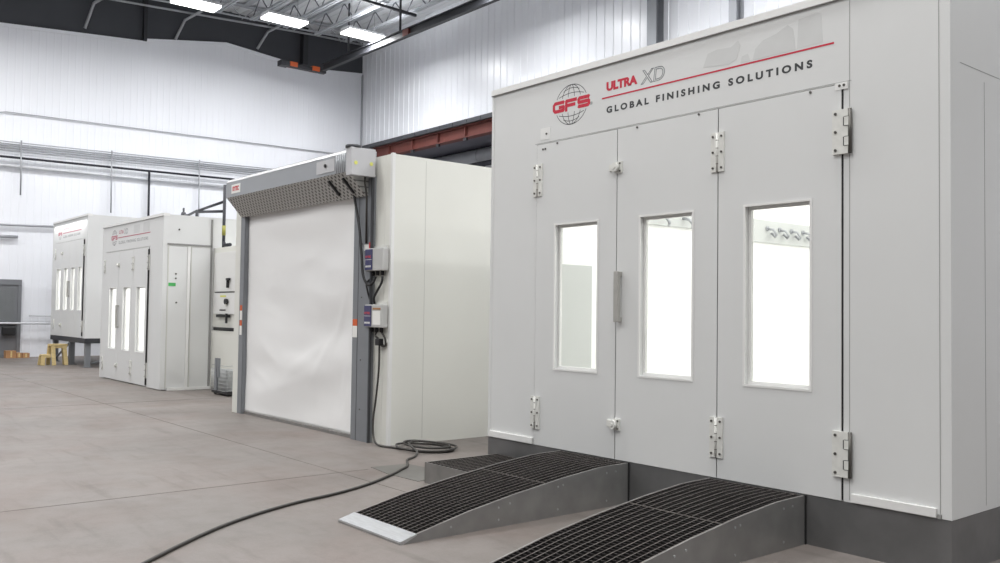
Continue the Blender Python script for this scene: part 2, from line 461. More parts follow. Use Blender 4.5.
# ------------------------------------------------------------------ roof steel
def joist(y, label):
    r = thing('bar_joist', (-27.3, y, 10.6), label, 'roof joist', 'bar joists under the roof deck')
    x0, x1, zb, zt = -27.3, 6.0, 10.62, 11.27
    MB().box(x0, x1, y-.08, y+.08, zt-.06, zt).build('top_chord', 'joist', r)
    build_each(MB().box(x0+.5, x1, y-.08, y-.02, zb, zb+.07).box(x0+.5, x1, y+.02, y+.08, zb, zb+.07), 'bottom_chord', 'joist', r)
    m = MB(); x = x0+.5; k = 0
    while x < x1-1:
        m.tube([(x, y, zb+.02), (x+.6, y, zt-.03)], .02, 6); m.tube([(x+.6, y, zt-.03), (x+1.2, y, zb+.02)], .02, 6)
        x += 1.2
    m.build('web_rods', 'joist_dark', r)
    return r
names = ['over the dark end wall, farthest from the back wall', 'second out from the left of the roof', 'third in the run of roof joists',
         'above the middle ceiling light', 'between the middle and the right ceiling lights', 'above the right ceiling light', 'nearest the white back wall']
j0 = joist(9.5, 'grey open-web roof joist, ' + names[0])
for i in range(1, 6):
    j = copy_tree(j0); j.location = (-27.3, 9.5+1.14*i, 10.6)
    j['label'] = 'grey open-web roof joist, ' + names[i+1 if i == 5 else i]
g = thing('joist_girder', (-27.4, 12, 10.75), 'grey open-web girder crossing under the joist ends by the end wall', 'roof girder')
MB().box(-27.45, -27.3, 7.0, YB-.05, 11.2, 11.26).build('top_chord', 'joist', g)
build_each(MB().tube([(-27.4, 7.0, 10.68), (-27.4, 9.3, 10.8), (-27.4, YB-.05, 11.0)], .03), 'bottom_chord', 'joist', g)
m = MB(); y = 7.2; k = 0
while y < YB-.6:
    m.tube([(-27.4, y, 10.8), (-27.4, y+.45, 11.22)], .014, 6); m.tube([(-27.4, y+.45, 11.22), (-27.4, y+.9, 10.85)], .014, 6); y += .9
m.build('web_rods', 'joist', g)
w = MB(); w.tube([(XE+.25, -2, 9.9), (XE+.25, 7.78, 10.74), (XE+.25, 14.64, 11.08), (XE+.25, 16.6, 11.12)], .035)
tag(w.build('ridge_pipe', 'pipe_grey'), 'thin grey pipe running along the top of the dark end wall', 'pipe')
for i, (yt, yb_, zt, zb) in enumerate([(7.42, 7.25, 10.53, 9.77), (10.15, 9.95, 10.62, 10.0), (12.97, 12.7, 10.84, 10.24)]):
    b = MB(); b.tube([(XE+.03, yb_-.02, zb), (XE+.2, yt, zt), (XE+1.1, yt+.6, zt+.42)], .045, 8)
    tag(b.build('kicker_brace', 'pipe_grey'), 'angled grey tube on the dark end wall, %s' % ('leftmost of three', 'middle of the three', 'right of the three')[i], 'brace', 'kicker braces on the end wall')
w = MB(); w.box(XE-.06, XE+.1, 8.93, 9.03, 9.74, ZD); tag(w.build('trim_11', 'beam_black'), kind='structure')
w = MB(); w.box(XE-.06, XE+.2, 14.3, 14.48, 10.0, ZD); tag(w.build('trim_12', 'beam_black'), kind='structure')

# hung monorail crane
cr = thing('monorail_crane', (-22, 14.2, 9.5), 'long black crane rail hung in front of the white back wall', 'crane')
yb = 14.25
MB().box(-26.6, -8, yb-.07, yb+.07, 9.42, 9.45).box(-26.6, -8, yb-.07, yb+.07, 9.63, 9.66).box(-26.6, -8, yb-.012, yb+.012, 9.45, 9.63).build('rail', 'beam_black', cr)
MB().box(-27.1, -26.9, 13.0, 14.5, 9.44, 9.56).build('cross_beam', 'beam_black', cr)
MB().box(-27.16, -26.85, 12.85, 13.14, 9.43, 9.60).build('end_cap', 'beam_black', cr)
for a in (13.17, 13.98):
    MB().box(-27.15, -26.86, a, a+.26, 9.45, 9.60).build('end_bumper', 'orange', cr)['label'] = 'orange bumper'
MB().box(-21.75, -21.45, yb-.085, yb+.085, 9.44, 9.62).build('rail_stop', 'girder_red', cr)
for x in (-25.0, -22.0, -18.4, -15): MB().tube([(x, yb, 9.66), (x, yb, ZD)], .035).build('hanger_rod', 'beam_black', cr)
build_each(MB().bar((-22.6, 13.0, 10.55), (-22.6, 15.2, 10.5), .08, .08).bar((-19.2, 13.8, 10.55), (-19.2, 15.2, 10.5), .08, .08), 'cross_tie', 'beam_black', cr)

# ceiling lights
def high_bay(x, y, label):
    r = thing('ceiling_light', (x, y, 9.8), label, 'ceiling light', 'lit linear high bay lights')
    MB().prism([(x-.3, 9.80), (x+.3, 9.80), (x+.2, 9.90), (x-.2, 9.90)], 'y', y-.62, y+.62).build('housing', 'case_white', r)
    MB().box(x-.28, x+.28, y-.6, y+.6, 9.745, 9.798).build('diffuser', 'lamp', r)
    build_each(MB().tube([(x, y-.4, 9.9), (x, y-.4, ZD)], .005, 6).tube([(x, y+.4, 9.9), (x, y+.4, ZD)], .005, 6), 'hanger', 'beam_black', r)
    return r
l0 = high_bay(-24.05, 8.95, 'glowing rectangular ceiling light, leftmost of the three')
for xx, yy, lab in ((-23.68, 11.4, 'glowing rectangular ceiling light, middle of the three'), (-23.36, 13.8, 'glowing rectangular ceiling light beside the black crane rail')):
    c = copy_tree(l0); c.location = (xx, yy, 9.8); c['label'] = lab

# ------------------------------------------------------------------ services on the end wall
def run(y0, y1, z0, z1, r, m, name, label, cat, x=XE+.1, group=None):
    return tag(MB().tube([(x, y0, z0), (x, y1, z1)], r, 8).build(name, m), label, cat, group)
for k, z in enumerate((6.12, 6.06, 6.0, 5.94, 5.87)):
    t = MB().tube([(XE+.09, 4.0 if k else 4.0, z-.03), (XE+.09, 5.6, z-.02), (XE+.09, 13.4, z+.10)], .015, 6)
    tag(t.build('wall_conduit', 'pipe_grey'), 'thin grey conduit on the end wall, %s of the bundle of five' % ('topmost', 'second from the top', 'middle', 'second from the bottom', 'lowest')[k], 'conduit', 'conduit bundle on the end wall')
run(3.5, 12.0, 5.64, 5.72, .034, 'pipe_black', 'black_pipe', 'long black pipe running level across the white end wall', 'pipe', XE+.14)
run(3.5, 12.2, 5.40, 5.46, .045, 'pipe_pale', 'pale_conduit', 'wide pale conduit and pipe shadow in one, under the black pipe on the end wall', 'conduit')  # one tube stands for the conduit and the black pipe's shadow
t = MB().tube([(XE+.06, 4.9, 6.7), (XE+.06, 5.05, 6.9), (XE+.06, 5.2, 6.94), (XE+.06, 16.4, 7.06)], .016, 6)
tag(t.build('high_conduit', 'pipe_grey'), 'single thin conduit highest on the white end wall', 'conduit')
for i, (y, z0, z1, m, r_, lab) in enumerate([(5.6, 4.6, 6.16, 'pipe_grey', .022, 'short vertical grey drop at the far left of the end wall'),
        (8.06, 4.3, 6.18, 'pipe_grey', .022, 'vertical grey drop above the most distant booth'),
        (9.18, 3.6, 5.68, 'pipe_black', .034, 'black vertical drop falling from the black pipe'),
        (10.75, 3.4, 6.22, 'pipe_grey', .022, 'vertical grey drop nearest the grey door hood')]):
    tag(MB().tube([(XE+.17, y, z1), (XE+.17, y+.02, z0)], r_, 8).build('pipe_drop', m), lab, 'pipe', 'vertical drops on the end wall')
run(3.6, 6.9, 3.70, 3.78, .03, 'pipe_grey', 'low_conduit', 'grey conduit at the height of the far booth roof', 'conduit')
run(3.6, 5.6, 3.38, 3.41, .045, 'pipe_grey', 'short_conduit', 'short thick grey conduit above the grey door', 'conduit')
run(3.6, 8.6, .97, .955, .03, 'pipe_pale', 'hand_rail', 'pale rail crossing the wall below the door window', 'rail', XE+.25)
run(5.95, 8.6, 1.18, 1.17, .02, 'pipe_pale', 'hand_rail', 'thin upper rail right of the grey door', 'rail', XE+.1)
hr = MB().box(XE+.12, XE+.3, 5.25, 5.6, .62, .88)
tag(hr.build('rail_bracket', 'black', bevel=.04), 'small black box hung on the rail before the grey door', 'box')
for i, (y0, y1, h, lab) in enumerate([(5.33, 5.58, .2, 'brown cardboard carton by the grey door, leftmost and tallest'), (5.59, 5.72, .14, 'small brown cardboard carton between two others by the grey door'), (5.74, 5.92, .13, 'brown cardboard carton by the wall, right of the grey door')]):
    r = thing('carton', (XE+.3, (y0+y1)/2, 0), lab, 'box', 'cardboard cartons by the grey door')
    MB().box(XE+.18, XE+.5, y0, y1, 0, h).build('carton_body', 'carton', r)
    MB().box(XE+.501, XE+.503, (y0+y1)/2-.02, (y0+y1)/2+.02, .02, h-.01).build('tape', 'wood', r)

# ------------------------------------------------------------------ spray booths
def hinge(mb, x, z, side, y, s=1.0):
    """butt hinge with knuckles; side -1 plate left of the joint, +1 right, 0 both"""
    h = .14*s
    if side <= 0: mb.box(x-.055*s, x+.004, y-.012, y, z-h, z+h, 'hardware')
    if side >= 0: mb.box(x-.004, x+.055*s, y-.012, y, z-h, z+h, 'hardware')
    mb.tube([(x, y-.012, z-h+.004), (x, y-.012, z+h-.004)], .009*s, 8, 'hardware')
    for k in range(1, 5): mb.tube([(x, y-.012, z-h+k*2*h/5-.002), (x, y-.012, z-h+k*2*h/5+.002)], .0105*s, 8, 'bolt')
    for zz in (-.8, 0, .8):
        for sd in (-1, 1):
            if side == 0 or sd == side: mb.disc((x+sd*.036*s, y-.012, z+zz*h), .008*s, 'y', -.007, 8, 'bolt')

def leaf_hinge(mb, x, z, y):
    """big single plate hinge at the outer edge of the right-hand door"""
    mb.box(x-.055, x+.058, y-.02, y, z-.14, z+.14, 'hardware')
    mb.box(x+.026, x+.060, y-.022, y-.02, z-.09, z-.035, 'hardware'); mb.box(x+.026, x+.060, y-.022, y-.02, z+.035, z+.09, 'hardware')
    for zz in (-.09, .035):
        mb.box(x+.020, x+.026, y-.0225, y-.02, z+zz, z+zz+.055, 'gasket'); mb.box(x+.026, x+.060, y-.0225, y-.02, z+zz-.003, z+zz, 'gasket'); mb.box(x+.026, x+.060, y-.0225, y-.02, z+zz+.055, z+zz+.058, 'gasket')
    mb.tube([(x+.06, y-.012, z-.14), (x+.06, y-.012, z+.14)], .012, 8, 'bolt')
    for zz in (-.115, 0, .115): mb.disc((x-.032, y-.02, z+zz), .009, 'y', -.007, 8, 'bolt')

def roller_latch(mb, x, z, y):
    mb.box(x-.008, x+.06, y-.012, y, z-.045, z+.045, 'hardware')
    mb.box(x-.075, x-.01, y-.014, y, z-.02, z+.03, 'hardware')
    mb.disc((x+.004, y-.012, z), .036, 'y', -.03, 14, 'hardware')
    mb.disc((x+.004, y-.042, z), .014, 'y', -.006, 10, 'hardware')
    for a, b in ((.042, .03), (.042, -.03)): mb.disc((x+a, y-.012, z+b), .008, 'y', -.006, 8, 'bolt')

def logo(parent, x, z, y, s=1.0, ring=True, red='red'):
    """globe of meridians and parallels with the red letters across it"""
    mb = MB(); rx, rz = .19*s, .168*s; L_ = []
    def arc(fn, a, b, n=14): return [fn(a+(b-a)*i/n) for i in range(n+1)]
    gap = .062*s
    for sg in (1, -1):
        for kx in (-1, -.62, -.22, .22, .62, 1):
            pts = [(x+kx*rx*math.cos(t), z+sg*rz*math.sin(t)) for t in [R(90)*i/16 for i in range(17)]]
            pts = [p for p in pts if abs(p[1]-z) > gap]
            if len(pts) > 1: L_.append(pts)
        for lat in (38, 60):
            h = rz*math.sin(R(lat)); wd = rx*math.cos(R(lat)); bow = .022*s
            L_.append([(x+wd*t, z+sg*(h-bow*(t*t)-.006)) for t in [i/8-1 for i in range(17)]])
    strokes(mb, L_, y, .0055*s)
    mb.build('globe_emblem', 'inkgrey' if s < .9 else 'ink', parent)['label'] = 'grey globe emblem'
    hw, hh, w_ = .060*s, .035*s, .029*s
    for ch, cx in (('G', -.152), ('F', .0), ('S', .148)):
        cx = x+cx*s; l, rr_, b_, t_ = cx-hw, cx+hw, z-hh, z+hh; c = .016*s
        P_ = {'G': [[(rr_, t_-.004*s), (rr_-c*.4, t_), (l+c, t_), (l, t_-c), (l, b_+c), (l+c, b_), (rr_-c*.4, b_), (rr_, b_+.006*s), (rr_, z-.004*s), (cx+.008*s, z-.004*s)]],
              'F': [[(rr_, t_), (l, t_), (l, b_-.01*s)], [(l, z-.003*s), (rr_-.018*s, z-.003*s)]],
              'S': [[(rr_, t_-.004*s), (rr_-c*.4, t_), (l+c*.6, t_), (l, t_-c*.6), (l, z+.004*s), (l+c*.4, z), (rr_-c*.4, z), (rr_, z-.004*s), (rr_, b_+c*.6), (rr_-c*.6, b_), (l+c*.4, b_), (l, b_+.004*s)]]}[ch]
        gm = MB()
        for ln in P_:
            for k, (a, b) in enumerate(zip(ln[:-1], ln[1:])):
                L0 = math.hypot(b[0]-a[0], b[1]-a[1]); ex = .25*w_/max(L0, 1e-6)
                strokes(gm, [[(a[0]-(b[0]-a[0])*ex, a[1]-(b[1]-a[1])*ex), (b[0]+(b[0]-a[0])*ex, b[1]+(b[1]-a[1])*ex)]], y-.0004, w_, d=.0006+.00002*k)
        gm.build('letter', red, parent)['label'] = 'red letter ' + ch
    if ring: lettering('®', x+.222*s, x+.25*s, z-.045*s, z-.018*s, y, 'inkgrey', parent, 'registered_mark')

def booth(name, label, x0, x1, yf, yr, zb, zt, doors, zd0, zd1, wins, zw0, zw1, hinges, latches, handle, plinth, skip_plinth=False, hs=1.0, wall='panel', cutsides=True):
    r = thing(name, ((x0+x1)/2, yf, 0), label, 'spray booth')
    t = .06
    d0, d1 = doors[0], doors[-1]
    # front wall, built in pieces with fine seams between
    fw = MB()
    g = .003
    fw.box(x0, d0-.004, yf, yf+t, zb, zt); fw.box(d1+.008, x1, yf, yf+t, zb, zt)
    fw.box(d0-.004, d1+.008, yf, yf+t, zd1+.006, zt)
    front = fw.build('front_wall', wall, r)
    build_each(MB().box(x1-.05, x1+.003, yf-.004, yf, zb+.002, zt+.01).box(x0-.002, x0+.03, yf-.004, yf, zb+.002, zt+.01), 'corner_trim', 'panel', r)
    MB().box(x0-.006, x1+.006, yf-.014, yf+.10, zt, zt+.05).build('roof_cap', 'panel_trim', r)
    MB().box(x0-.004, x1+.004, yf-.016, yf-.0002, zt-.006, zt-.001).box(d0-.03, d1+.06, yf-.002, yf-.0002, zd1+.012, zd1+.0145).build('seam_line', 'seam', r)
    MB().box(d0-.012, d1+.01, yf+.012, yf+t, zd0, zd1+.016).ring if False else None
    # side walls, roof, rear and plinth
    for nm, xa, xb, s in (('side_wall', x1-t, x1, 1), ('side_wall', x0, x0+t, -1)):
        MB().box(xa, xb, yf+t, yr, zb, zt).build(nm, wall, r)
    MB().box(x0, x1, yf+t, yr, zt, zt+.03).build('roof', wall, r)
    MB().box(x0+t, x1-t, yr-t, yr, zb, zt).build('rear_wall', wall, r)
    if plinth > 0: MB().box(x0, x1, yf, yr, 0, plinth).build('plinth', 'plinth', r)['label'] = 'dark galvanised steel plinth'
    # bright enamelled lining
    MB().box(x0+t, x0+t+.01, yf+t+.01, yr-t, zb, zt-.02).box(x1-t-.01, x1-t, yf+t+.01, yr-t, zb, zt-.02).box(x0+t+.01, x1-t-.01, yr-t-.01, yr-t, zb, zt-.02).box(x0+t, x1-t, yf+t+.01, yr-t, zt-.02, zt).box(x0+t, x1-t, yf+t+.01, yr-t, zb-.01, zb).build('lining', 'interior', r)
    # doors
    n = len(doors)-1
    for i in range(n):
        a, b = doors[i]+.004, doors[i+1]-.004
        wx0, wx1 = wins[i]
        dy0, dy1 = yf-.006, yf+.055
        dm = MB(); dm.ring((a, b, zd0, zd1), (wx0, wx1, zw0, zw1), dy0, dy1)
        dl = dm.build('door_leaf', wall, r)
        MB().ring((wx0-.014, wx1+.014, zw0-.014, zw1+.014), (wx0+.002, wx1-.002, zw0+.002, zw1-.002), dy0-.004, dy0+.006).ring((wx0+.001, wx1-.001, zw0+.001, zw1-.001), (wx0+.022, wx1-.022, zw0+.022, zw1-.022), dy1-.022, dy1+.004).build('window_frame', 'panel_trim', dl)
        MB().box(wx0+.022, wx1-.022, dy1-.012, dy1-.006, zw0+.022, zw1-.022).build('window_pane', 'glass', dl)
    sm = MB()
    for k, dx in enumerate(doors):
        wd = (.0015, .0035, .0065, .0075)[k] if n == 3 else .004
        sm.box(dx-wd, dx+wd, yf-.0015, yf+.03, zd0+.004, zd1+(.0 if k else -.02))
    build_each(sm, 'door_seal', 'gasket', r)
    for hx, side, z in hinges:
        h = MB()
        if side == 9: leaf_hinge(h, hx, z, yf-.006)
        else: hinge(h, hx, z, side, yf-.006, hs)
        h.build('hinge', 'hardware', r)
    for lx, z in latches:
        h = MB(); roller_latch(h, lx, z, yf-.006); h.build('latch', 'hardware', r)
    if handle:
        hx, z0, z1 = handle
        h = MB(); h.box(hx-.020, hx+.024, yf-.065, yf-.03, z0, z1); h.box(hx-.016, hx+.020, yf-.03, yf-.006, z0, z0+.04); h.box(hx-.016, hx+.020, yf-.03, yf-.006, z1-.04, z1)
        h.build('door_handle', 'handle_grey', r, bevel=.004)
    return r

# the large booth on the right
B1 = booth('spray_booth', 'large white spray booth with three windowed doors above a dark steel plinth', -6.43, -2.28, 5.2, 13.2, .315, 3.46,
    [-5.80, -4.848, -3.88, -2.94], .318, 2.915, [(-5.553, -5.056), (-4.601, -4.103), (-3.652, -3.159)], .985, 2.20,
    [(-5.778, 0, 2.605), (-5.778, 0, .595), (-3.88, 0, 2.605), (-3.88, 0, .60), (-2.94, 9, 2.61), (-2.94, 9, .605)], [(-4.85, 2.608), (-4.85, .589)], (-4.803, 1.39, 1.785), .312)
yf = 5.2
t = MB(); t.box(-6.40, -5.81, yf-.02, yf, .322, .372); t.box(-2.875, -2.36, yf-.02, yf, .322, .372); build_each(t, 'kick_strip', 'panel_trim', B1)
t = MB(); t.box(-6.40, -6.36, yf-.004, yf-.0005, .316, .33); t.box(-2.355, -2.335, yf-.012, yf-.0005, .3155, .34); t.box(-2.893, -2.890, yf-.0015, yf, .33, 3.45); t.box(-2.344, -2.341, yf-.0015, yf, .33, 3.45); build_each(t, 'panel_joint', 'seam', B1)
# bolts over the doors and small brackets
t = MB()
for bx, bz in ((-5.54, 2.90), (-4.64, 2.898), (-4.05, 2.903), (-3.158, 2.901), (-5.72, 2.93-.06), (-5.69, 2.93-.06), (-5.68, 3.0), (-2.955, 2.905), (-2.925, 2.905)): t.disc((bx, yf-.004, bz), .009, 'y', -.008, 8)
build_each(t, 'bolt', 'bolt', B1)
build_each(MB().box(-5.76, -5.64, yf-.003, yf, 2.955, 3.055).box(-2.985, -2.90, yf-.009, yf-.006, 2.88, 2.925), 'bracket_plate', 'panel_trim', B1)
# side wall seams
t = MB(); xs = -2.28
t.box(xs, xs+.0012, 5.655, 5.658, .345, 2.88); t.box(xs, xs+.0012, 5.33, 12.9, 2.938, 2.941)
for k in range(1, 7): t.box(xs, xs+.0012, 5.66+1.1*k, 5.665+1.1*k, .32, 3.4)
build_each(t, 'side_seam', 'seam', B1)
# sign over the doors
logo(B1, -5.383, 3.207, yf)
lettering('ULTRA', -4.978, -4.648, 3.24, 3.315, yf, 'red', B1, 'model_lettering', heavy=.06, label='red word ULTRA')
lettering('XD', -4.617, -4.375, 3.225, 3.335, yf, 'inkgrey', B1, 'outline_lettering', outline=True, shear=.12, label='grey outlined letters XD')
lettering('GLOBAL FINISHING SOLUTIONS', -4.975, -3.148, 3.062, 3.116, yf, 'ink', B1, 'name_lettering', heavy=.045, spacing=1.55, label='charcoal words GLOBAL FINISHING SOLUTIONS')
MB().box(-5.027, -2.997, yf-.0012, yf-.0002, 3.184, 3.196).build('red_rule', 'red', B1)
# faded picture strip
t = MB()
t.prism([(-4.02, 3.24), (-3.98, 3.33), (-3.90, 3.345), (-3.78, 3.335), (-3.72, 3.37), (-3.70, 3.33), (-3.73, 3.24), (-3.8, 3.215)], 'y', yf-.001, yf-.0002)
t.prism([(-3.60, 3.205), (-3.58, 3.28), (-3.52, 3.325), (-3.42, 3.345), (-3.33, 3.385), (-3.29, 3.35), (-3.27, 3.205)], 'y', yf-.001, yf-.0002)
t.prism([(-3.26, 3.21), (-3.25, 3.40), (-3.12, 3.415), (-3.085, 3.40), (-3.075, 3.21)], 'y', yf-.001, yf-.0002)
t.prism([(-3.70, 3.205), (-3.69, 3.25), (-3.64, 3.26), (-3.62, 3.205)], 'y', yf-.001, yf-.0002)
build_each(t, 'faded_picture_decal', 'shade_panel', B1)

# inside the large booth: lamp strips, door and a wall board seen through the glass
for (y0, y1, lab) in ((5.9, 8.6, 'long lamp strip inside the large booth, nearer the doors'), (9.2, 12.2, 'long lamp strip inside the large booth, at the rear')):
    for xx, sd in ((-5.6, 'left'), (-3.1, 'right')):
        r = thing('booth_lamp', (xx, (y0+y1)/2, 3.38), 'white %s, %s side' % (lab, sd), 'ceiling light', 'lamp strips inside the large booth')
        MB().box(xx-.16, xx+.16, y0, y1, 3.40, 3.44).build('housing', 'case_white', r)
        MB().box(xx-.14, xx+.14, y0+.02, y1-.02, 3.38, 3.40).build('diffuser', 'booth_lamp', r)
r = thing('booth_side_door', (-6.34, 6.15, .32), 'pale grey access door inside the large booth, seen through its left window', 'door')
MB().box(-6.359, -6.32, 5.90, 6.42, .32, 1.93).build('leaf', 'interior_grey', r)
MB().box(-6.32, -6.30, 5.93, 5.96, 1.1, 1.2).build('lever', 'hardware', r)
r = thing('tool_board', (-6.34, 9.9, 2.5), 'white board with a row of small hooks inside the booth, seen through its right window', 'board')
MB().box(-6.359, -6.33, 9.0, 10.9, 2.35, 2.62).build('backing', 'interior_grey', r)
for k in range(6):
    yy = 9.45+k*.26
    MB().tube([(-6.33, yy, 2.52), (-6.24, yy, 2.5), (-6.22, yy+.04, 2.44), (-6.27, yy+.09, 2.42), (-6.31, yy+.06, 2.47)], .016, 6).disc((-6.33, yy, 2.52), .03, 'x', .02, 10).build('hook', 'pipe_grey', r)
r = thing('tool_board', (-6.34, 7.6, 2.5), 'small white board with two hooks inside the booth, seen through its middle window', 'board')
MB().box(-6.359, -6.33, 7.2, 8.1, 2.42, 2.66).build('backing', 'interior_grey', r)
for yy in (7.45, 7.85):
    MB().tube([(-6.33, yy, 2.52), (-6.24, yy, 2.5), (-6.22, yy+.04, 2.44), (-6.27, yy+.09, 2.42)], .018, 6).build('hook', 'pipe_grey', r)

# second spray booth, farther left, standing on the floor
B3 = booth('spray_booth', 'smaller white spray booth standing on the floor left of the white curtain door', -19.5, -15.9, 5.45, 6.36, .03, 3.08,
    [-19.27, -18.38, -17.50, -16.63], .035, 2.56, [(-18.94, -18.49), (-18.08, -17.64), (-17.28, -16.78)], .63, 1.84,
    [(-17.5, 0, 2.3), (-17.5, 0, .35), (-16.63, -1, 2.3), (-16.63, -1, .35), (-19.27, -1, 2.3)], [(-18.38, 2.28), (-18.38, .35)], (-18.33, 1.05, 1.45), .03) if False else None
def far_booth(label, x0, x1, yf, yr, zb, zt, doors, zd0, zd1, wins, zw0, zw1, handle, hinge_x):
    hg = []
    for hx, sd in hinge_x: hg += [(hx, sd, zd1-.28), (hx, sd, zd0+.28)]
    return booth('spray_booth', label, x0, x1, yf, yr, zb, zt, doors, zd0, zd1, wins, zw0, zw1, hg, [(doors[1], zd1-.28), (doors[1], zd0+.28)], handle, 0)
B3 = far_booth('smaller white spray booth standing on the floor left of the white curtain door', -19.5, -15.9, 5.45, 12.0, .02, 3.08,
    [-19.27, -18.38, -17.50, -16.63], .035, 2.56, [(-18.94, -18.49), (-18.08, -17.64), (-17.28, -16.78)], .63, 1.84, (-18.33, 1.05, 1.5), [(-19.27, -1), (-17.5, 0), (-16.63, 0)])
logo(B3, -18.74, 2.84, 5.45, .9, False, 'faded_red')
lettering('ULTRA', -18.46, -18.16, 2.9, 2.97, 5.45, 'faded_red', B3, 'model_lettering', heavy=.02)
lettering('XD', -18.13, -17.9, 2.88, 2.99, 5.45, 'inkgrey', B3, 'outline_lettering', outline=True)
lettering('GLOBAL FINISHING SOLUTIONS', -18.46, -16.72, 2.70, 2.76, 5.45, 'inkgrey', B3, 'name_lettering', heavy=.012, spacing=1.4)
MB().box(-18.5, -16.6, 5.448, 5.4495, 2.82, 2.838).build('red_rule', 'faded_red', B3)
build_each(MB().box(-17.55, -17.2, 5.4485, 5.4495, 2.86, 3.02).box(-17.0, -16.65, 5.4485, 5.4495, 2.86, 3.03), 'faded_picture_decal', 'shade_panel', B3)
MB().box(-16.645, -16.60, 5.43, 5.449, .05, 2.52).build('open_gap', 'gasket', B3)
t = MB(); xs = -15.9
t.box(xs, xs+.010, 5.53, 5.55, .05, 2.56, 'seam_pale'); t.box(xs, xs+.02, 5.52, 6.33, 2.575, 2.60, 'seam'); t.box(xs, xs+.02, 5.88, 5.93, .05, 2.56, 'panel_trim'); t.box(xs, xs+.022, 5.94, 5.955, .05, 2.56, 'seam_pale')
t.box(xs, xs+.03, 5.56, 6.36, .0, .05, 'panel_trim'); t.box(xs, xs+.02, 6.30, 6.33, .05, 3.07, 'seam')
t.build('side_panel_ribs', 'seam', B3)
MB().box(xs+.001, xs+.006, 5.54, 5.68, 1.84, 1.90).build('green_tag', 'green', B3)['label'] = 'small green tag'
t = MB()
for yy, zz in ((5.68, 2.06), (5.68, 1.98), (5.70, 1.55), (5.72, 2.85)): t.disc((xs, yy, zz), .016, 'x', .012, 8)
build_each(t, 'knob', 'bolt', B3)

# third booth, farthest, raised on steel legs
B4 = far_booth('most distant white spray booth, raised on grey steel legs near the end wall', -26.0, -22.75, 6.0, 12.0, .70, 3.64,
    [-25.65, -24.98, -24.3, -23.66, -22.98], .705, 3.10, [(-25.5, -25.1), (-24.78, -24.42), (-24.12, -23.78), (-23.48, -23.14)], 1.36, 2.43, (-24.25, 1.7, 2.1), [(-25.65, -1), (-22.98, 0)])
logo(B4, -25.3, 3.34, 6.0, .85, False, 'faded_red')
lettering('ULTRA XD', -25.0, -24.45, 3.42, 3.50, 6.0, 'faded_red', B4, 'model_lettering', heavy=.02)
lettering('GLOBAL FINISHING SOLUTIONS', -25.0, -23.4, 3.22, 3.28, 6.0, 'inkgrey', B4, 'name_lettering', heavy=.012, spacing=1.3)
MB().box(-25.02, -23.3, 5.998, 5.9995, 3.33, 3.35).build('red_rule', 'faded_red', B4)
MB().box(-26.0, -22.75, 6.0, 6.08, .58, .70).box(-22.83, -22.75, 6.08, 12, .58, .70).box(-26, -25.92, 6.08, 12, .58, .70).build('base_frame', 'beam_black', B4)
for lx in (-25.9, -24.3, -22.9):
    for ly in (6.05, 8.0, 10.0): MB().box(lx-.06, lx+.06, ly, ly+.12, 0, .58).box(lx-.1, lx+.1, ly-.04, ly+.16, 0, .015).build('leg', 'grey_frame', B4)
t = MB()
t.tube([(-25.8, 6.1, .1), (-24.4, 6.1, .56)], .025); t.tube([(-22.85, 6.2, .1), (-22.85, 8.0, .56)], .025); build_each(t, 'cross_brace', 'grey_frame', B4)

MB().box(-23.0, -22.95, 5.98, 5.999, .75, 3.08).build('open_gap', 'gasket', B4)

# wooden two-step stool before the far booth
st = thing('step_stool', (-24.3, 5.6, 0), 'raw pine two-step stool in front of the raised booth', 'step stool')
MB().box(-24.42, -24.12, 5.58, 5.97, .48, .52).build('top_tread', 'wood', st)
MB().box(-24.40, -24.14, 5.40, 5.60, .23, .265).build('lower_tread', 'wood', st)
for (a, b, c, d_, h) in ((-24.39, 5.62, -24.43, 5.60, .48), (-24.15, 5.64, -24.08, 5.66, .48), (-24.39, 5.93, -24.43, 5.99, .48), (-24.15, 5.90, -24.08, 5.94, .48), (-24.38, 5.43, -24.39, 5.40, .23), (-24.16, 5.43, -24.14, 5.42, .23)):
    MB().bar((a, b, h), (c, d_, 0.0), .09, .035).build('leg', 'wood', st)
MB().box(-24.17, -24.13, 5.60, 5.96, .42, .48).build('side_rail', 'wood', st)
MB().box(-24.17, -24.14, 5.41, 5.6, .19, .23).build('side_rail', 'wood', st)

# pipework between the far booths
t = MB().tube([(-15.68, 6.45, 2.56), (-15.68, 6.45, 2.62), (-15.68, 6.45, 3.70)], .03, 8).tube([(-15.38, 6.45, 2.60), (-15.62, 6.45, 2.60), (-15.68, 6.45, 2.66)], .032, 8).tube([(-15.68, 6.45, 3.22), (-16.98, 6.45, 3.31)], .026, 8).tube([(-15.68, 6.45, 3.40), (-16.98, 6.45, 3.33)], .026, 8)
r = thing('gas_pipe', (-15.68, 6.45, 2.56), 'black gas pipe rising from the electrical cabinet with two side arms', 'pipe')
t.build('pipe', 'pipe_black', r)
MB().tube([(-15.68, 6.45, 2.78), (-15.68, 6.45, 2.96)], .036, 8).build('yellow_sleeve', 'yellow_dull', r)
r = thing('roof_valve', (-16.3, 6.05, 3.11), 'small dark valve and pipe stub on the roof of the smaller booth', 'valve')
MB().tube([(-17.35, 6.3, 3.26), (-17.05, 6.3, 3.24), (-16.62, 6.3, 3.29), (-16.62, 6.3, 3.12)], .025, 8).tube([(-17.3, 6.3, 3.12), (-17.3, 6.3, 3.40)], .02, 8).build('pipe', 'grey_frame_dark', r)
MB().disc((-17.3, 6.33, 3.25), .07, 'y', -.06, 10).build('valve_body', 'grey_frame_dark', r)
r = thing('roof_bracket', (-18.6, 6.6, 3.11), 'small dark bracket on top of the smaller booth roof near its left end', 'bracket')
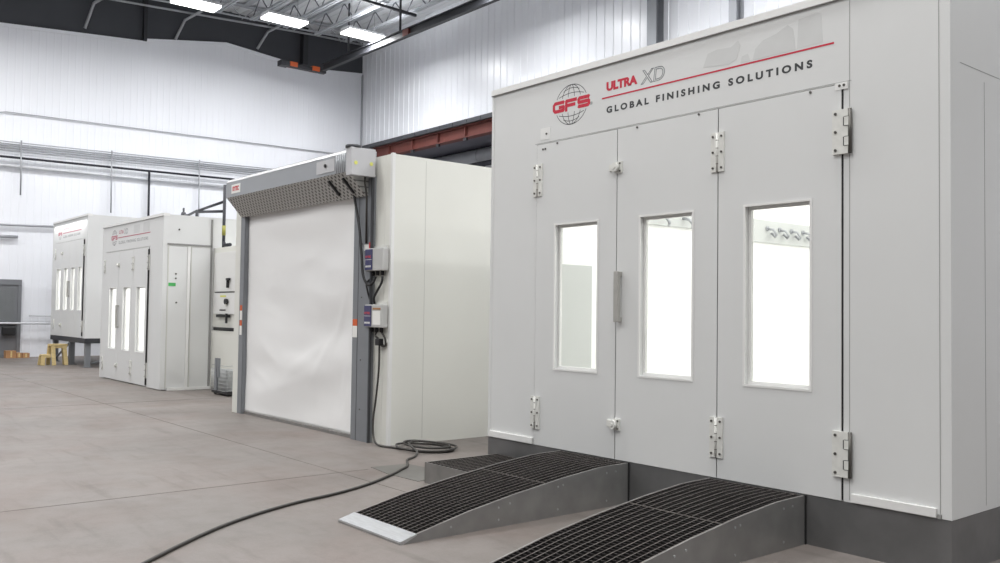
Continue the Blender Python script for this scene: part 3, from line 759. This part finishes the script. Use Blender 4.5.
MB().prism([(-18.75, 3.11), (-18.6, 3.28), (-18.5, 3.24), (-18.1, 3.11)], 'y', 6.6, 6.66).build('bracket_body', 'grey_frame_dark', r)

# electrical cabinet
cb = thing('electrical_cabinet', (-15.2, 6.5, 0), 'tall white electrical cabinet with black handles beside the smaller booth', 'cabinet')
cx0, cx1, cy = -15.88, -14.4, 6.34
MB().box(cx0, cx1, cy, cy+.6, 0.03, 1.06).build('lower_body', 'panel_cream', cb)
MB().box(cx0, cx1, cy+.02, cy+.6, 1.12, 2.55).build('upper_body', 'panel_cream', cb)
MB().box(cx0, cx1, cy+.05, cy+.6, 1.06, 1.12).build('shadow_gap', 'black', cb)
d = MB().box(cx0+.08, cx1-.18, cy, cy+.018, 1.76, 2.46).build('door', 'panel_trim', cb)
MB().box(-15.16, -15.12, cy-.04, cy, 1.82, 1.98).box(-15.16, -15.04, cy-.05, cy-.01, 1.95, 1.99).build('handle', 'black', d)
d = MB().box(cx0+.08, cx1-.18, cy, cy+.018, 1.36, 1.735).build('door', 'panel_trim', cb)
MB().disc((-15.2, cy, 1.58), .05, 'y', -.04, 12).box(-15.17, -15.12, cy-.045, cy-.01, 1.55, 1.62).build('rotary_switch', 'black', d)
MB().box(-15.5, -15.25, cy-.003, cy, 1.66, 1.69).build('yellow_label', 'yellow', d)
MB().box(-15.6, -15.05, cy-.03, cy, 1.30, 1.35).box(-15.12, -15.08, cy-.06, cy-.03, 1.20, 1.37).box(-15.5, -15.25, cy-.01, cy, 1.42, 1.44).box(-15.75, -14.75, cy-.004, cy+.02, 1.74, 1.75).box(-15.75, -14.65, cy-.01, cy, 1.075, 1.12).build('latch_bar', 'black', cb)
# mesh cart in front of the cabinet
ct = thing('wire_cart', (-15.1, 6.2, 0), 'grey wire cart with an upright post in front of the electrical cabinet', 'cart')
t = MB(); zz0, zz1 = .08, .44; X0, X1, Y0, Y1 = -14.95, -14.38, 6.0, 6.26
for k in range(12): t.tube([(X0+k*(X1-X0)/11, Y0, zz0), (X0+k*(X1-X0)/11, Y0, zz1)], .006, 5)
for k in range(8): t.tube([(X0, Y0, zz0+k*.06), (X1, Y0, zz0+k*.06)], .006, 5); t.tube([(X1, Y0, zz0+k*.06), (X1, Y1, zz0+k*.06)], .006, 5)
for k in range(5): t.tube([(X1, Y0+k*.07, zz0), (X1, Y0+k*.07, zz1)], .006, 5)
t.build('mesh_basket', 'cart', ct)
MB().box(X0+.02, X1-.02, Y0+.06, Y1, zz0, zz1-.02).build('load', 'cart', ct)
MB().box(-14.74, -14.67, 5.96, 6.0, .08, .62).box(-14.63, -14.59, 5.96, 6.0, .3, .62).build('post', 'grey_frame', ct)
MB().box(X0, X1+.1, Y0, Y1, .03, .08).build('base', 'black', ct)
for cx_, cy_ in ((X0+.05, Y0+.05), (X1, Y0+.05), (X0+.05, Y1-.05), (X1, Y1-.05)): MB().disc((cx_-.015, cy_, .032), .031, 'x', .03, 12).build('castor', 'black', ct)
r = thing('hand_brush', (-15.62, 6.2, 0), 'pale tan brush leaning beside the wire cart', 'brush')
MB().prism([(-15.28, .1), (-15.12, .1), (-15.15, .28), (-15.25, .28)], 'y', 6.18, 6.24).build('bristles', 'wood', r)
MB().tube([(-15.20, 6.21, 0), (-15.20, 6.21, .1)], .03, 8).build('foot', 'black', r)

# ------------------------------------------------------------------ booth with the curtain door
E2 = thing('curtain_booth', (-10.3, 5.3, 0), 'plain off-white panelled booth carrying the white curtain door', 'spray booth')
Y2, XR, XL = 5.262, -8.22, -12.3
MB().box(-8.95, XR, Y2, Y2+.06, 0, 3.165).build('front_panel', 'panel_cream', E2)
MB().box(XL, -11.9, Y2, Y2+.06, 0, 3.1).build('front_panel', 'panel_cream', E2)
MB().box(XL, -8.95, Y2, Y2+.06, 2.95, 3.165).build('front_header', 'panel_cream', E2)
MB().box(XR-.06, XR, Y2+.06, 12.5, 0, 3.165).build('side_wall', 'panel_cream', E2)
MB().box(XL, XL+.06, Y2+.06, 12.5, 0, 3.1).build('side_wall', 'panel_cream', E2)
MB().box(XL, XR, Y2, 12.5, 3.165, 3.165).build('roof', 'panel_cream', E2)
MB().box(XR-.035, XR+.006, Y2-.006, Y2+.03, 0, 3.175).build('edge_trim', 'panel_trim', E2)
t = MB()
for k, yy in enumerate((5.70, 6.9, 7.95, 9.0, 10.05, 11.1)): t.box(XR, XR+.0015, yy, yy+.006, .05, 3.13)
t.box(-8.36, -8.357, Y2-.0015, Y2, 0, 3.165)
build_each(t, 'panel_seam', 'seam_pale', E2)

RD = thing('rollup_door', (-10.3, 5.2, 0), 'white fabric roll-up curtain door in a grey frame with a long grey hood', 'roll-up door')
# posts
MB().box(-8.91, -8.55, 5.2, 5.262, 0, 2.95).build('door_post', 'grey_frame', RD)
MB().box(-8.55, -8.53, 5.195, 5.225, 0, 2.95).build('post_edge', 'grey_frame_dark', RD)
MB().box(-8.80, -8.795, 5.197, 5.2, 0, 2.9).build('post_groove', 'grey_frame_dark', RD)
MB().box(-12.03, -11.9, 5.2, 5.3, 0, 2.95).build('door_post', 'grey_frame', RD)
MB().box(-11.9, -11.89, 5.21, 5.3, 0, 2.8).build('post_edge', 'grey_frame', RD)
MB().box(-12.2, -12.035, 5.2, 5.3, 0, 2.9).build('side_filler', 'panel_cream', RD)
t = MB()
for z in (.35, .9, 1.6, 2.2): t.disc((-8.72, 5.2, z), .009, 'y', -.004, 8)
build_each(t, 'post_bolt', 'bolt', RD)
# curtain with folds
cu = MB(); NX, NZ = 90, 90; xa, xb, za, zb_ = -11.89, -8.90, .035, 2.82
grid = []
for j in range(NZ+1):
    row = []
    for i in range(NX+1):
        u, v = i/NX, j/NZ; x = xa+(xb-xa)*u; z = za+(zb_-za)*v
        edge = min(1, u*8, (1-u)*8)
        sag = noise.noise(Vector((x*.5+3, z*1.9-x*.3, 1.7)))*.046 + noise.noise(Vector((x*.9, z*3.4+x*.6, 5.1)))*.012
        lines = .0
        for (px, pz, ang, ln, amp, wd) in ((-9.3, 1.35, 62, .9, .016, .05), (-9.6, 1.0, 50, .9, .013, .06), (-9.2, .62, 70, .6, .013, .05), (-10.1, .85, 25, 1.2, .011, .08), (-11.4, .55, -20, .7, .012, .07), (-11.2, .9, -28, .9, .011, .08), (-10.6, .5, 12, 1.1, .010, .07), (-9.2, .3, 60, .5, .010, .05), (-11.3, 1.45, -12, .8, .009, .09), (-10.4, 2.0, 15, 1.3, .010, .12)):
            ca, sa = math.cos(R(ang)), math.sin(R(ang)); dx, dz = x-px, z-pz
            s_ = dx*ca+dz*sa; n_ = -dx*sa+dz*ca
            lines += .5*amp*math.exp(-(s_/(ln*.5))**2-(n_/wd)**2)
        yy = 5.262 - (sag*1.0+lines)*(.25+.75*edge)
        row.append(cu.bm.verts.new((x, yy, z)))
    grid.append(row)
for j in range(NZ):
    for i in range(NX): cu.face([grid[j][i], grid[j][i+1], grid[j+1][i+1], grid[j+1][i]]).smooth = True
c = cu.build('curtain', 'curtain', RD)
sl = c.modifiers.new('thick', 'SOLIDIFY'); sl.thickness = .004
MB().box(-11.88, -8.92, 5.235, 5.295, 0.0, .035).build('bottom_bar', 'steel_plate', RD)
# hood
h = MB(); hx0, hx1 = -11.98, -8.62
h.prism([(4.95, 2.985), (4.95, 3.19), (4.99, 3.225), (5.30, 3.225), (5.30, 2.985)], 'x', hx0, hx1)
hd = h.build('hood', 'hood', RD)
MB().prism([(4.955, 2.985), (5.30, 2.985), (5.30, 2.80), (5.19, 2.735), (5.175, 2.735)], 'x', hx0+.01, -9.30).build('perforated_underside', 'perf', RD)['label'] = 'dark perforated underside'
MB().prism([(4.952, 2.985), (5.30, 2.985), (5.30, 2.80), (5.19, 2.73), (5.172, 2.73)], 'x', -9.295, hx1).build('access_panel', 'perf', RD)
MB().prism([(4.985, 3.226), (5.30, 3.226), (5.30, 3.24), (4.985, 3.24)], 'x', hx0, hx1).prism([(4.955, 3.19), (4.99, 3.227), (4.985, 3.235), (4.948, 3.195)], 'x', hx0, hx1).build('top_flashing', 'motor_case', RD)
t = MB()
for xx in (-9.14, -8.82): t.bar((xx, 4.985, 2.93), (xx+.02, 5.125, 2.775), .03, .03)
build_each(t, 'slot', 'black', RD)
t = MB().box(-9.36, -8.94, 4.944, 4.95, 3.02, 3.165).build('cover_plate', 'motor_case', RD)
MB().disc((-9.14, 4.944, 3.10), .02, 'y', -.015, 10).build('knob', 'black', RD)
t = MB()
for k in range(6): t.tube([(-8.9+k*.045, 4.956, 2.99), (-8.9+k*.045, 4.956, 3.2)], .014, 6)
t.build('end_ribs', 'hood', RD)
mcs = MB().box(-8.62, -8.5, 4.91, 5.215, 2.93, 3.235).build('motor_case', 'motor_case', RD, bevel=.004)
build_each(MB().disc((-8.5, 5.16, 3.07), .022, 'x', .003, 12).disc((-8.5, 4.965, 3.065), .022, 'x', .003, 12), 'yellow_dots', 'yellow', RD)
t = MB().disc((-8.58, 4.98, 3.235), .09, 'z', .03, 14).box(-8.6, -8.52, 5.06, 5.2, 3.235, 3.25); t.build('motor_vent', 'grey_frame_dark', RD)
MB().box(-8.93, -8.80, 5.16, 5.2, 2.78, 2.98).build('junction_cover', 'motor_case', RD)
MB().tube([(-8.56, 5.12, 2.93), (-8.56, 5.12, 2.86), (-8.60, 5.17, 2.72), (-8.62, 5.185, 2.2)], .012).build('motor_lead', 'rubber', RD)
# sticker on hood: white with red printed word
lettering('RYTEC', -11.76, -11.55, 3.06, 3.125, 4.9465, 'redsign', RD, 'maker_lettering', heavy=.06, label='red lettering on a white sticker')
MB().box(-11.80, -11.51, 4.947, 4.9499, 3.03, 3.15).build('maker_sticker', 'sticker', RD)
for (x0, x1, zc) in ((-8.90, -8.80, 1.3), (-12.0, -11.93, 1.45), (-12.0, -11.93, 1.24)):
    MB().box(x0, x1, 5.196, 5.199, zc-.02, zc+.055).build('warning_band', 'orange', RD)
    build_each(MB().box(x0, x1, 5.196, 5.199, zc-.15, zc-.021), 'warning_label', 'sticker', RD)
MB().box(-8.57, -8.552, 5.19, 5.1995, 2.11, 2.21).build('red_label', 'redsign', RD)
MB().box(-8.68, -8.575, 5.196, 5.1995, 2.12, 2.19).build('white_label', 'sticker', RD)
MB().box(-8.66, -8.57, 5.196, 5.1995, 1.96, 2.02).build('white_label', 'sticker', RD)

# control boxes on the panel
def control_box(z0, z1, label, label2=False):
    r = thing('control_box', (-8.5, 5.3, z0), label, 'control box')
    MB().box(-8.60, -8.245, 5.17, 5.25, z0, z1).build('case', 'ctrl', r, bevel=.01)
    MB().box(-8.56, -8.28, 5.25, 5.262, z0+.02, z1+.03).build('mounting_bracket', 'hardware', r)
    MB().box(-8.595, -8.455, 5.160, 5.169, z0+.012, z1-.012).build('keypad', 'navy', r)['label'] = 'navy blue keypad'
    zm = z0+(z1-z0)*.62
    lettering('RYTEC', -8.585, -8.47, zm-.012, zm+.014, 5.160, 'redsign', r, 'keypad_lettering', heavy=.05)
    t = MB()
    for k in range(3): t.box(-8.58+k*.04, -8.555+k*.04, 5.1585, 5.1598, z0+.04, z0+.06)
    t.box(-8.59, -8.46, 5.1585, 5.1598, z0+(z1-z0)*.5-.003, z0+(z1-z0)*.5+.001)
    t.build('keypad_buttons', 'sticker', r)
    if label2:
        MB().box(-8.43, -8.27, 5.166, 5.1695, z0+.03, z1-.07).build('paper_label', 'sticker', r)
        MB().box(-8.43, -8.27, 5.166, 5.1695, z1-.055, z1-.035).build('brown_strip', 'carton', r)
    t = MB()
    for k in (-8.54, -8.44, -8.34): t.tube([(k, 5.23, z0), (k, 5.23, z0-.05)], .02, 8)
    build_each(t, 'cable_gland', 'black', r)
    return r
control_box(1.89, 2.14, 'upper grey control box with a navy keypad beside the curtain door')
control_box(1.27, 1.52, 'lower grey control box with a navy keypad and paper label beside the curtain door', True)
def wire(pts, r, label, name='cable', m='black', k=8):
    return tag(MB().tube(smooth_path(pts, k), r, 8).build(name, m), label, 'cable')
wire([(-8.88, 5.14, 2.90), (-8.84, 5.16, 2.70), (-8.74, 5.16, 2.41), (-8.66, 5.15, 2.1), (-8.60, 5.14, 1.85), (-8.53, 5.16, 1.74), (-8.47, 5.18, 1.75), (-8.44, 5.21, 1.83)], .015, 'black cable looping from the motor down to the upper control box')
wire([(-8.34, 5.23, 1.83), (-8.34, 5.22, 1.76), (-8.42, 5.21, 1.66), (-8.49, 5.22, 1.59), (-8.50, 5.235, 1.53)], .013, 'short black cable joining the two control boxes')
wire([(-8.54, 5.23, 1.83), (-8.58, 5.18, 1.76), (-8.57, 5.18, 1.68), (-8.55, 5.22, 1.53)], .010, 'thin black cable beside the short one between the boxes')
jb = thing('socket_box', (-8.36, 5.25, 1.1), 'small black plug socket hanging below the lower control box', 'socket')
MB().box(-8.41, -8.32, 5.19, 5.262, 1.075, 1.15).build('socket_body', 'black', jb, bevel=.008)
build_each(MB().tube(smooth_path([(-8.44, 5.23, 1.22), (-8.45, 5.22, 1.18), (-8.39, 5.22, 1.15)]), .012).tube(smooth_path([(-8.34, 5.23, 1.22), (-8.27, 5.23, 1.16), (-8.27, 5.24, 1.08), (-8.33, 5.23, 1.07)]), .012), 'socket_lead', 'rubber', jb)
MB().disc((-8.29, 5.242, 1.12), .04, 'y', .018, 12).build('conduit_elbow', 'hardware', jb)

# the long power cable: down the panel, coiled, then off across the floor
cz = .012
path = [(-8.36, 5.22, 1.08), (-8.35, 5.21, .8), (-8.38, 5.2, .5), (-8.41, 5.19, .28), (-8.37, 5.17, .1), (-8.25, 5.15, .02), (-8.05, 5.2, cz),
        (-7.85, 5.25, cz), (-7.60, 5.30, cz), (-7.48, 5.48, cz), (-7.58, 5.66, cz), (-7.86, 5.66, cz+.01), (-8.12, 5.50, cz+.01), (-8.10, 5.30, cz+.02), (-7.85, 5.18, cz+.02),
        (-7.58, 5.24, cz+.02), (-7.44, 5.45, cz+.02), (-7.60, 5.72, cz+.02), (-7.88, 5.74, cz+.02), (-8.16, 5.56, cz+.03), (-8.06, 5.36, cz+.04), (-7.84, 5.28, cz+.04), (-7.62, 5.38, cz+.03), (-7.56, 5.56, cz+.03),
        (-7.70, 5.68, cz+.03), (-7.95, 5.60, cz+.04), (-8.0, 5.42, cz+.05), (-7.80, 5.26, cz+.05), (-7.52, 5.16, cz+.03), (-7.42, 5.07, cz), (-7.30, 4.90, cz), (-7.12, 4.78, cz), (-6.98, 4.68, cz), (-6.86, 4.53, cz),
        (-6.74, 4.38, cz), (-6.47, 3.97, cz), (-6.28, 3.57, cz), (-6.16, 3.17, cz), (-5.99, 2.78, cz), (-5.77, 2.41, cz), (-5.46, 2.02, cz), (-5.1, 1.62, cz), (-4.7, 1.2, cz)]
tag(MB().tube(smooth_path(path, 8), .0115, 8).build('power_cable', 'rubber'), 'long dark power cable, coiled by the booth and trailing across the floor', 'cable')

# ------------------------------------------------------------------ ramps and step
RAMP = [(3.11, .018), (3.19, .042), (3.64, .138), (4.03, .203), (4.5, .267), (4.86, .303), (5.0, .308), (5.19, .309)]
def rz(y):
    for (a, za), (b, zb) in zip(RAMP[:-1], RAMP[1:]):
        if a <= y <= b: return za+(zb-za)*(y-a)/(b-a)
    return RAMP[-1][1]
def grating(parent, x0, x1, y0, y1, zf, nx, ny, m0='grate'):
    """bearing bars lengthwise and cross bars, open between"""
    mb = MB(); n = 8
    ys = [y0+(y1-y0)*k/n for k in range(n+1)]
    for i in range(nx+1):
        x = x0+(x1-x0)*i/nx
        w_ = .0017 if 0 < i < nx else .003
        for a, b in zip(ys[:-1], ys[1:]):
            mb.prism([(a, zf(a)-.028), (b, zf(b)-.028), (b, zf(b)-.003), (a, zf(a)-.003)], 'x', x-w_, x+w_, 'grate')
            mb.prism([(a, zf(a)-.003), (b, zf(b)-.003), (b, zf(b)), (a, zf(a))], 'x', x-w_, x+w_, 'grate_bar')  # bar tops coloured lighter than their sides
    for k in range(ny+1):
        y = y0+(y1-y0)*k/ny; z = zf(y)-.002
        mb.box(x0, x1, y-.0016, y+.0016, z-.022, z-.002, 'grate')
        mb.box(x0, x1, y-.0016, y+.0016, z-.002, z, 'grate_cross' if 0 < k < ny else 'grate_bar')
    return mb.build('grating', m0, parent)
def ramp(x0, x1, label, toe=3.232):
    r = thing('ramp', ((x0+x1)/2, 4.15, 0), label, 'ramp', 'steel ramps at the large booth')
    poly = [(a, 0.0) for a in (3.11, 5.19)] + [(y, z) for y, z in RAMP[::-1]]
    for xa in (x0, x1-.006):
        MB().prism(poly, 'x', xa, xa+.006).build('side_skirt', 'steel', r)
    t = MB()
    for y in (3.5, 3.9, 4.0, 4.45, 4.5, 4.95, 5.05):
        t.disc((x1, y, rz(y)-.05), .008, 'x', .003, 8)
    for y in (3.9, 4.45, 4.95): t.disc((x1, y, .05), .008, 'x', .003, 8)
    build_each(t, 'rivet', 'steel_light', r)
    MB().prism([(3.11, .0), (3.11, .02), (toe, rz(toe)+.002), (toe, rz(toe)-.008), (3.13, .0)], 'x', x0-.004, x1+.004).build('toe_plate', 'steel_light', r)['label'] = 'bright bare steel toe plate'
    MB().prism([(3.11, .0), (3.11, .012), (3.107, .012), (3.107, 0)], 'x', x0-.004, x1+.004).build('toe_edge', 'steel', r)
    MB().box(x0+.006, x1-.006, 3.25, 5.185, .002, .006).build('base_pan', 'gasket', r)
    grating(r, x0+.012, x1-.012, toe+.008, 4.34, rz, 13, 34); grating(r, x0+.012, x1-.012, 4.35, 5.185, rz, 13, 26)
    MB().box(x1-.006, x1+.006, 5.186, 5.199, 0, .309).build('end_seal', 'gasket', r)
    return r
ramp(-5.46, -4.70, 'steel ramp with black grating, left of the two, its bright toe plate in view')
ramp(-3.94, -3.19, 'steel ramp with black grating nearest the camera, its foot out of frame', 3.18)
# grated step beside the left ramp
r = thing('grated_step', (-5.9, 4.8, 0), 'low black grated step between the left ramp and the booth corner', 'step')
sx0, sx1, sy0, sy1, sz = -6.29, -5.50, 4.40, 5.19, .175
MB().ring((sx0, sx1, 0, sz), (sx0+.001, sx1-.001, .001, sz-.001), 0, 1) if False else None
t = MB(); t.box(sx0, sx1, sy0, sy0+.006, 0, sz); t.box(sx0, sx0+.006, sy0, sy1, 0, sz); t.box(sx1-.006, sx1, sy0+.006, sy1, 0, sz); t.build('skirt', 'steel_plate', r)
MB().box(sx0+.006, sx1-.006, sy0+.01, sy1, .002, .006).build('base_pan', 'gasket', r)
grating(r, sx0+.01, sx1-.01, sy0+.012, sy1, lambda y: sz, 13, 24)
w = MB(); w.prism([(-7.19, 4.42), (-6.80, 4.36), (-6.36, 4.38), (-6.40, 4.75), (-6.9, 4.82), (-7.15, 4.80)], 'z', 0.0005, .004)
tag(w.build('floor_patch', 'floor_patch'), 'thin dark grey patch lying on the floor under the cable', 'plate')  # thin sheet that darkens a patch of the floor

# ------------------------------------------------------------------ light
def area(loc, sx, sy, power, spread=150, rot=(0, 0, 0), col=(1, 1, 1)):
    l = bpy.data.lights.new('area_light', 'AREA'); l.shape = 'RECTANGLE'; l.size = sx; l.size_y = sy
    l.energy = power; l.spread = R(spread); l.color = col
    o = bpy.data.objects.new('area_light', l); COL.objects.link(o); o.location = loc; o.rotation_euler = rot
    return o
HB = 125
for x in (-23.4, -17.4, -11.4, -5.3, 1.0):
    area((x, 14.0, 9.73), .6, 1.2, HB*2.4, 176, col=(.98, .985, 1))
    for y in (11.52, 9.05): area((x, y, 9.73), .6, 1.2, HB*1.15, 176, col=(.98, .985, 1))
    for y in (14.0, 4.0, -5.9): area((x, y, 9.95), .5, 1.2, HB*.45, 170, rot=(math.pi, 0, 0), col=(.98, .99, 1))  # upward lamps added to brighten the roof deck
for x in (-24.2, -17.2, -10.2, -3.2, 3.8):
    for y in (4.1, -0.9, -5.9): area((x, y, 9.73), .6, 1.2, HB*1.85, 165, col=(1, .995, .985))
area((-4.35, 7.4, 3.36), 3.6, 3.6, 66, 180); area((-4.35, 10.8, 3.36), 3.6, 3.6, 66, 180)
area((-17.7, 8.0, 3.0), 3.0, 4.5, 160, 180); area((-24.4, 8.0, 3.55), 3.0, 4.5, 160, 180)

W = bpy.data.worlds.new('hall_fill'); S.world = W; W.use_nodes = True
bg = W.node_tree.nodes['Background']; bg.inputs[0].default_value = (.94, .96, 1, 1); bg.inputs[1].default_value = .25  # soft even fill, added through the open sides of the hall
S.view_settings.view_transform = 'Standard'; S.view_settings.look = 'None'
S.view_settings.exposure = 0; S.view_settings.gamma = 1; S.view_settings.use_curve_mapping = False
